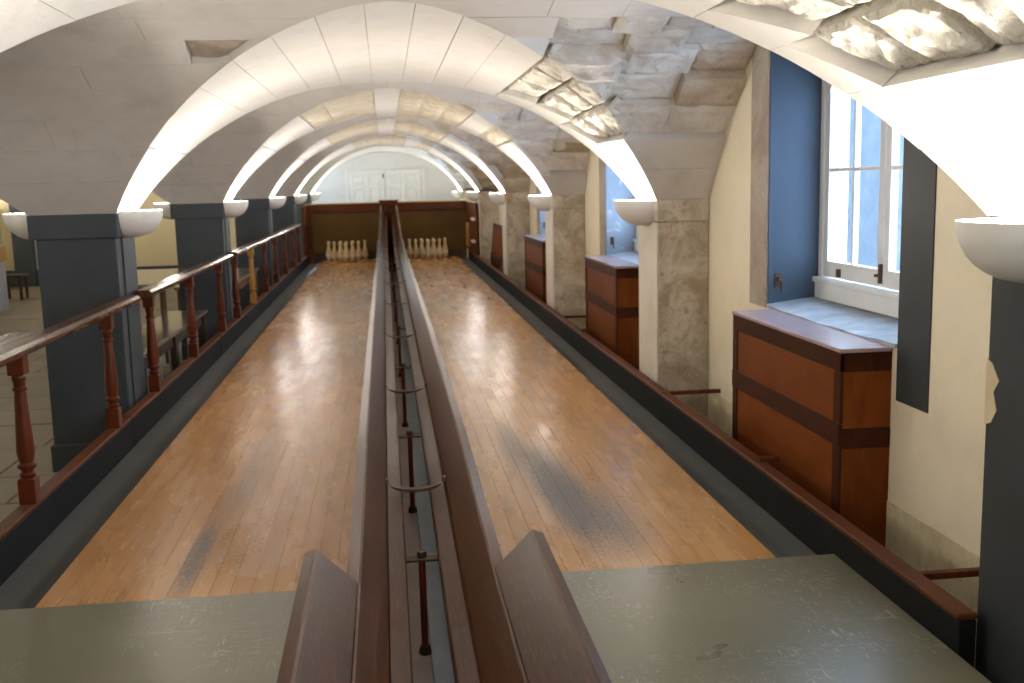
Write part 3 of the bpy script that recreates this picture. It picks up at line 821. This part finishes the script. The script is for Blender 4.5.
for name, xc, lane in (('left', -.82, 'left'), ('right', .86, 'right')):
    for rrow in range(4):
        for q in range(rrow + 1):
            x = xc + (q - rrow / 2) * .250; y = 21.55 + rrow * .22
            t = thing('bowling_pin', (x, y, .0), None, 'bowling pin', 'ten pins on the %s lane' % lane)
            rn = ['head pin', 'second row', 'third row', 'back row'][rrow]
            if rrow == 0: lab = 'pale wooden bowling pin at the front of the %s lane' % lane
            else:
                place = {1: ['left', 'right'], 2: ['left', 'middle', 'right'], 3: ['far left', 'middle left', 'middle right', 'far right']}[rrow][q]
                lab = 'pale wooden bowling pin, %s of the %s on the %s lane' % (place, rn, lane)
            t['label'] = lab; t.scale = (1.08,) * 3
            if pin_me is None:
                b_ = MB().lathe(pin_prof, 0, 0, 18).build('body', 'pin', t, smooth=True)
                c_ = MB().lathe([(.0612, .135), (.0618, .115), (.0598, .09)], 0, 0, 18).build('belly_band', 'pin_band', t, smooth=True)
                pin_me = (b_, c_)
            else:
                for p_ in pin_me:
                    c2 = p_.copy(); C.objects.link(c2); c2.parent = t

# double doors in the end wall
for n, (xa, xb) in enumerate(((-.88, .03), (.045, .96))):
    d = thing('door_%d' % (n + 1), ((xa + xb) / 2, Y_END, FLOOR_Z), 'white panelled door, %s leaf of the pair in the end wall' % ['left', 'right'][n], kind='structure')
    hw = (xb - xa) / 2
    box('leaf', 'door_grey', d, -hw, hw, -.03, .0, .02, 2.24)
    for xa_, xb_ in ((-hw, -hw + .10), (-.05, .05), (hw - .10, hw)): box('stile', 'door_grey', d, xa_, xb_, -.055, -.03, .02, 2.24, .004)
    for za, zb in ((.02, .22), (.95, 1.08), (1.78, 1.88), (2.14, 2.24)):
        for xa_, xb_ in ((-hw + .10, -.05), (.05, hw - .10)): box('rail', 'door_grey', d, xa_, xb_, -.054, -.03, za, zb, .004)
    for (za, zb) in ((.26, .91), (1.12, 1.74), (1.92, 2.10)):
        for (pa, pb) in ((-hw + .14, -.09), (.09, hw - .14)): box('panel', 'door_grey', d, pa, pb, -.042, -.03, za, zb, .006)
    if n == 0: MB().box(hw - .05, hw - .02, -.08, -.05, 2.02, 2.14).build('bolt', 'iron', d)
box('trim_1', 'door_grey', None, -.98, -.89, Y_END - .06, Y_END, FLOOR_Z, 2.0)['kind'] = 'structure'
box('trim_2', 'door_grey', None, .97, 1.06, Y_END - .06, Y_END, FLOOR_Z, 2.0)['kind'] = 'structure'

# ------------------------------------------------------------------ balustrade
XB = -1.645
bal_prof = [(.026, .115), (.034, .122), (.036, .135), (.026, .145), (.030, .155), (.042, .165), (.043, .175), (.030, .188), (.034, .20), (.040, .235), (.036, .32), (.030, .42), (.026, .50), (.025, .512), (.032, .518), (.032, .528), (.025, .535), (.027, .56), (.031, .565), (.031, .58), (.027, .59)]
bal_cache = {}
def baluster(parent, y, mat):
    t = thing('baluster', (0, y, .128)); t.parent = parent
    if mat not in bal_cache:
        a = MB().cbox(-.036, .036, -.036, .036, 0, .118, .006).build('foot_block', mat, t, fix=False)
        b = MB().lathe(bal_prof, 0, 0, 14).build('turned_shaft', mat, t, smooth=True)
        c = MB().box(-.036, .036, -.036, .036, .588, .672).build('head_block', mat, t, bevel=.004)
        bal_cache[mat] = (a, b, c)
    else:
        for p_ in bal_cache[mat]:
            c2 = p_.copy(); C.objects.link(c2); c2.parent = t
    return t
rails = [(2.75, 6.95, (3.3, 4.80, 6.31), 'balustrade nearest the camera, ending before the first slate pillar'),
         (7.28, 11.2, (7.44, 8.95, 10.53), 'second balustrade section, beside the bench between the first two slate pillars'),
         (11.5, 15.72, (11.61, 13.05, 14.5), 'third balustrade section with one pale unvarnished baluster'),
         (15.76, 20.3, (15.9, 17.4, 18.9, 20.2), 'fourth balustrade section nearest the pin pit')]
for (ya, yb, bs, lab) in rails:
    t = thing('balustrade', (XB, ya, 0), lab, 'railing', 'balustrade sections along the left kerb')
    h = (yb - ya)
    ring = lambda Y: [(.045, Y, .802), (.058, Y, .815), (.058, Y, .832), (.040, Y, .848), (-.045, Y, .848), (-.058, Y, .832), (-.058, Y, .815), (-.045, Y, .802)]
    MB().sweep([ring(0), ring(h * .5), ring(h)]).build('handrail', 'rail', t)
    for b in bs:
        baluster(t, b - ya, 'palewood' if abs(b - 13.05) < .01 else 'baluster')
    if ya < 3: box('shelf_board', 'rail', t, -.20, -.060, .0, 2.55, .815, .842, .004)

# ------------------------------------------------------------------ cabinets below the windows
def cabinet(y0, y1, label, xf=1.96, h=.75, name='panelled_cabinet'):
    t = thing(name, ((xf + XW) / 2, y0, FLOOR_Z), label, 'cabinet', 'wooden panelled cabinets under the windows')
    L = y1 - y0; hx = (XW - xf) / 2 - .002; H_ = h - FLOOR_Z
    box('carcass', 'cab_panel', t, -hx + .014, hx, .014, L - .014, 0, H_ - .02)
    zm = H_ - .39
    MB().box(-hx - .006, hx, -.006, L + .006, H_ - .02, H_).build('top_board', 'cab_top', t, bevel=.004)
    # front frame
    box('front_rail', 'cab_frame', t, -hx, -hx + .014, .0, L, H_ - .105, H_ - .02, .003)
    box('front_rail', 'cab_frame', t, -hx - .004, -hx + .014, .0, L, zm - .05, zm + .05, .003)
    box('front_rail', 'cab_frame', t, -hx, -hx + .014, .0, L, 0, .10, .003)
    for (a, b) in ((0, .075), (L - .075, L)):
        box('front_stile', 'cab_frame', t, -hx, -hx + .014, a, b, zm + .05, H_ - .105, .003)
        box('front_stile', 'cab_frame', t, -hx, -hx + .014, a, b, .10, zm - .05, .003)
    box('front_panel', 'cab_panel', t, -hx + .006, -hx + .014, .075, L - .075, zm + .05, H_ - .105)
    box('front_panel', 'cab_panel', t, -hx + .006, -hx + .014, .075, L - .075, .10, zm - .05)
    for ya in (0.0, L - .014):
        box('side_rail', 'cab_frame', t, -hx, hx, ya, ya + .014, H_ - .105, H_ - .02, .003)
        box('side_rail', 'cab_frame', t, -hx, hx, ya - (.004 if ya == 0 else -.0), ya + .014, zm - .06, zm + .03, .003)
        box('side_panel', 'cab_panel', t, -hx + .002, hx, ya + .002, ya + .014, zm + .03, H_ - .105)
        box('side_panel', 'cab_panel', t, -hx + .002, hx, ya + .002, ya + .014, 0, zm - .06)
    return t
cabinet(4.32, 5.77, 'brown panelled cabinet under the large window, nearest the camera')
cabinet(8.84, 10.27, 'brown panelled cabinet under the second window, between two stone pillars', h=.775)
cabinet(13.1, 14.85, 'brown panelled cabinet under the third window, between farther stone pillars', h=.78)
# leaning panel in the next bay
t = thing('leaning_panel', (1.90, 17.3, FLOOR_Z), 'dark panelled board leaning against the wall near the pin pit', 'panel')
t.rotation_euler = (0, math.radians(5), 0)
box('board', 'cab_frame', t, 0, .03, 0, 2.2, 0, 1.09, .003)
box('board_rail', 'cab_frame', t, -.012, 0, 0, 2.2, .45, .55, .003)
for (a, b) in ((.08, .42), (.58, 1.02)): box('inset_panel', 'cab_panel', t, -.008, .0, .1, 2.1, a, b, .003)

# ------------------------------------------------------------------ aisle furniture
def bench(y0, y1, label):
    t = thing('bench', (-2.06, y0, FLOOR_Z), label, 'bench', 'benches along the aisle side of the balustrade')
    L = y1 - y0
    MB().box(-.20, .20, 0, L, .555, .59).build('seat', 'bench', t, bevel=.006)
    for a in (.04, L * .5, L - .10):
        box('leg', 'pit_dark', t, -.17, -.11, a, a + .06, 0, .555, .003); box('leg', 'pit_dark', t, .11, .17, a, a + .06, 0, .555, .003)
    box('apron', 'pit_dark', t, .12, .145, .02, L - .02, .44, .555)
    for i in range(7):
        a = .25 + i * (L - .5) / 6; box('slat', 'greybox', t, .10, .12, a, a + .04, .06, .44)
    box('foot_rail', 'pit_dark', t, .09, .13, .02, L - .02, .02, .08)
    return t
bench(7.9, 11.05, 'worn grey bench between the first two slate pillars, behind the second balustrade')
def table(x0, x1, y0, y1, h, label, topm='bench', inset=0):
    t = thing('side_table', ((x0 + x1) / 2, (y0 + y1) / 2, FLOOR_Z), label, 'table', 'tables in the side aisle')
    a, b = (x1 - x0) / 2, (y1 - y0) / 2
    MB().box(-a, a, -b, b, h - .035, h).build('table_top', topm, t, bevel=.006)
    for s_ in (-1, 1):
        box('apron', 'table', t, *sorted((s_ * (a - .04) - (inset - .05 if inset and s_ > 0 else 0), s_ * (a - .065) - (inset - .05 if inset and s_ > 0 else 0))), -b + .06, b - .06, h - .14, h - .035)
        box('apron', 'table', t, -a + .06, a - .06, *sorted((s_ * (b - .04), s_ * (b - .065))), h - .14, h - .035)
        for s2 in (-1, 1):
            MB().lathe([(.018, 0), (.022, .05), (.03, h * .3), (.034, h * .6), (.034, h - .14), (.034, h - .035)], s_ * (a - .06) if s_ < 0 or not inset else a - inset, s2 * (b - .06), 10).build('leg', 'table', t, smooth=True)
    return t
table(-3.0, -2.00, 9.5, 11.4, 1.0, 'pale-topped wooden table behind the bench by the second slate pillar', inset=.36)
table(-2.45, -1.80, 12.35, 15.1, .72, 'brown wooden table behind the balustrade section with the pale baluster')
# far corner of the aisle
t = thing('storage_unit', (-6.4, 17.0, FLOOR_Z), 'grey metal unit with a black slot beside the aisle wall', 'cabinet')
box('body', 'greybox', t, -.4, .40, -.4, .4, .0, .78, .01)
box('slot', 'black', t, -.3, .34, -.415, -.4, .56, .70, .003)
o = MB().box(-6.85, -5.95, 16.62, 17.38, .485, .72).build('wooden_crate', 'palewood', bevel=.01)
tag(o, 'wooden box lying on top of the grey metal unit in the aisle', 'box')
t = thing('stool', (-6.5, 19.2, FLOOR_Z), 'small dark low stool on the stone flags of the aisle', 'stool')
MB().cbox(-.2, .2, -.2, .2, .40, .44, .01).build('seat', 'pit_dark', t, fix=False)
for a in (-1, 1):
    for b in (-1, 1): box('leg', 'pit_dark', t, a * .15 - .02, a * .15 + .02, b * .15 - .02, b * .15 + .02, 0, .40)
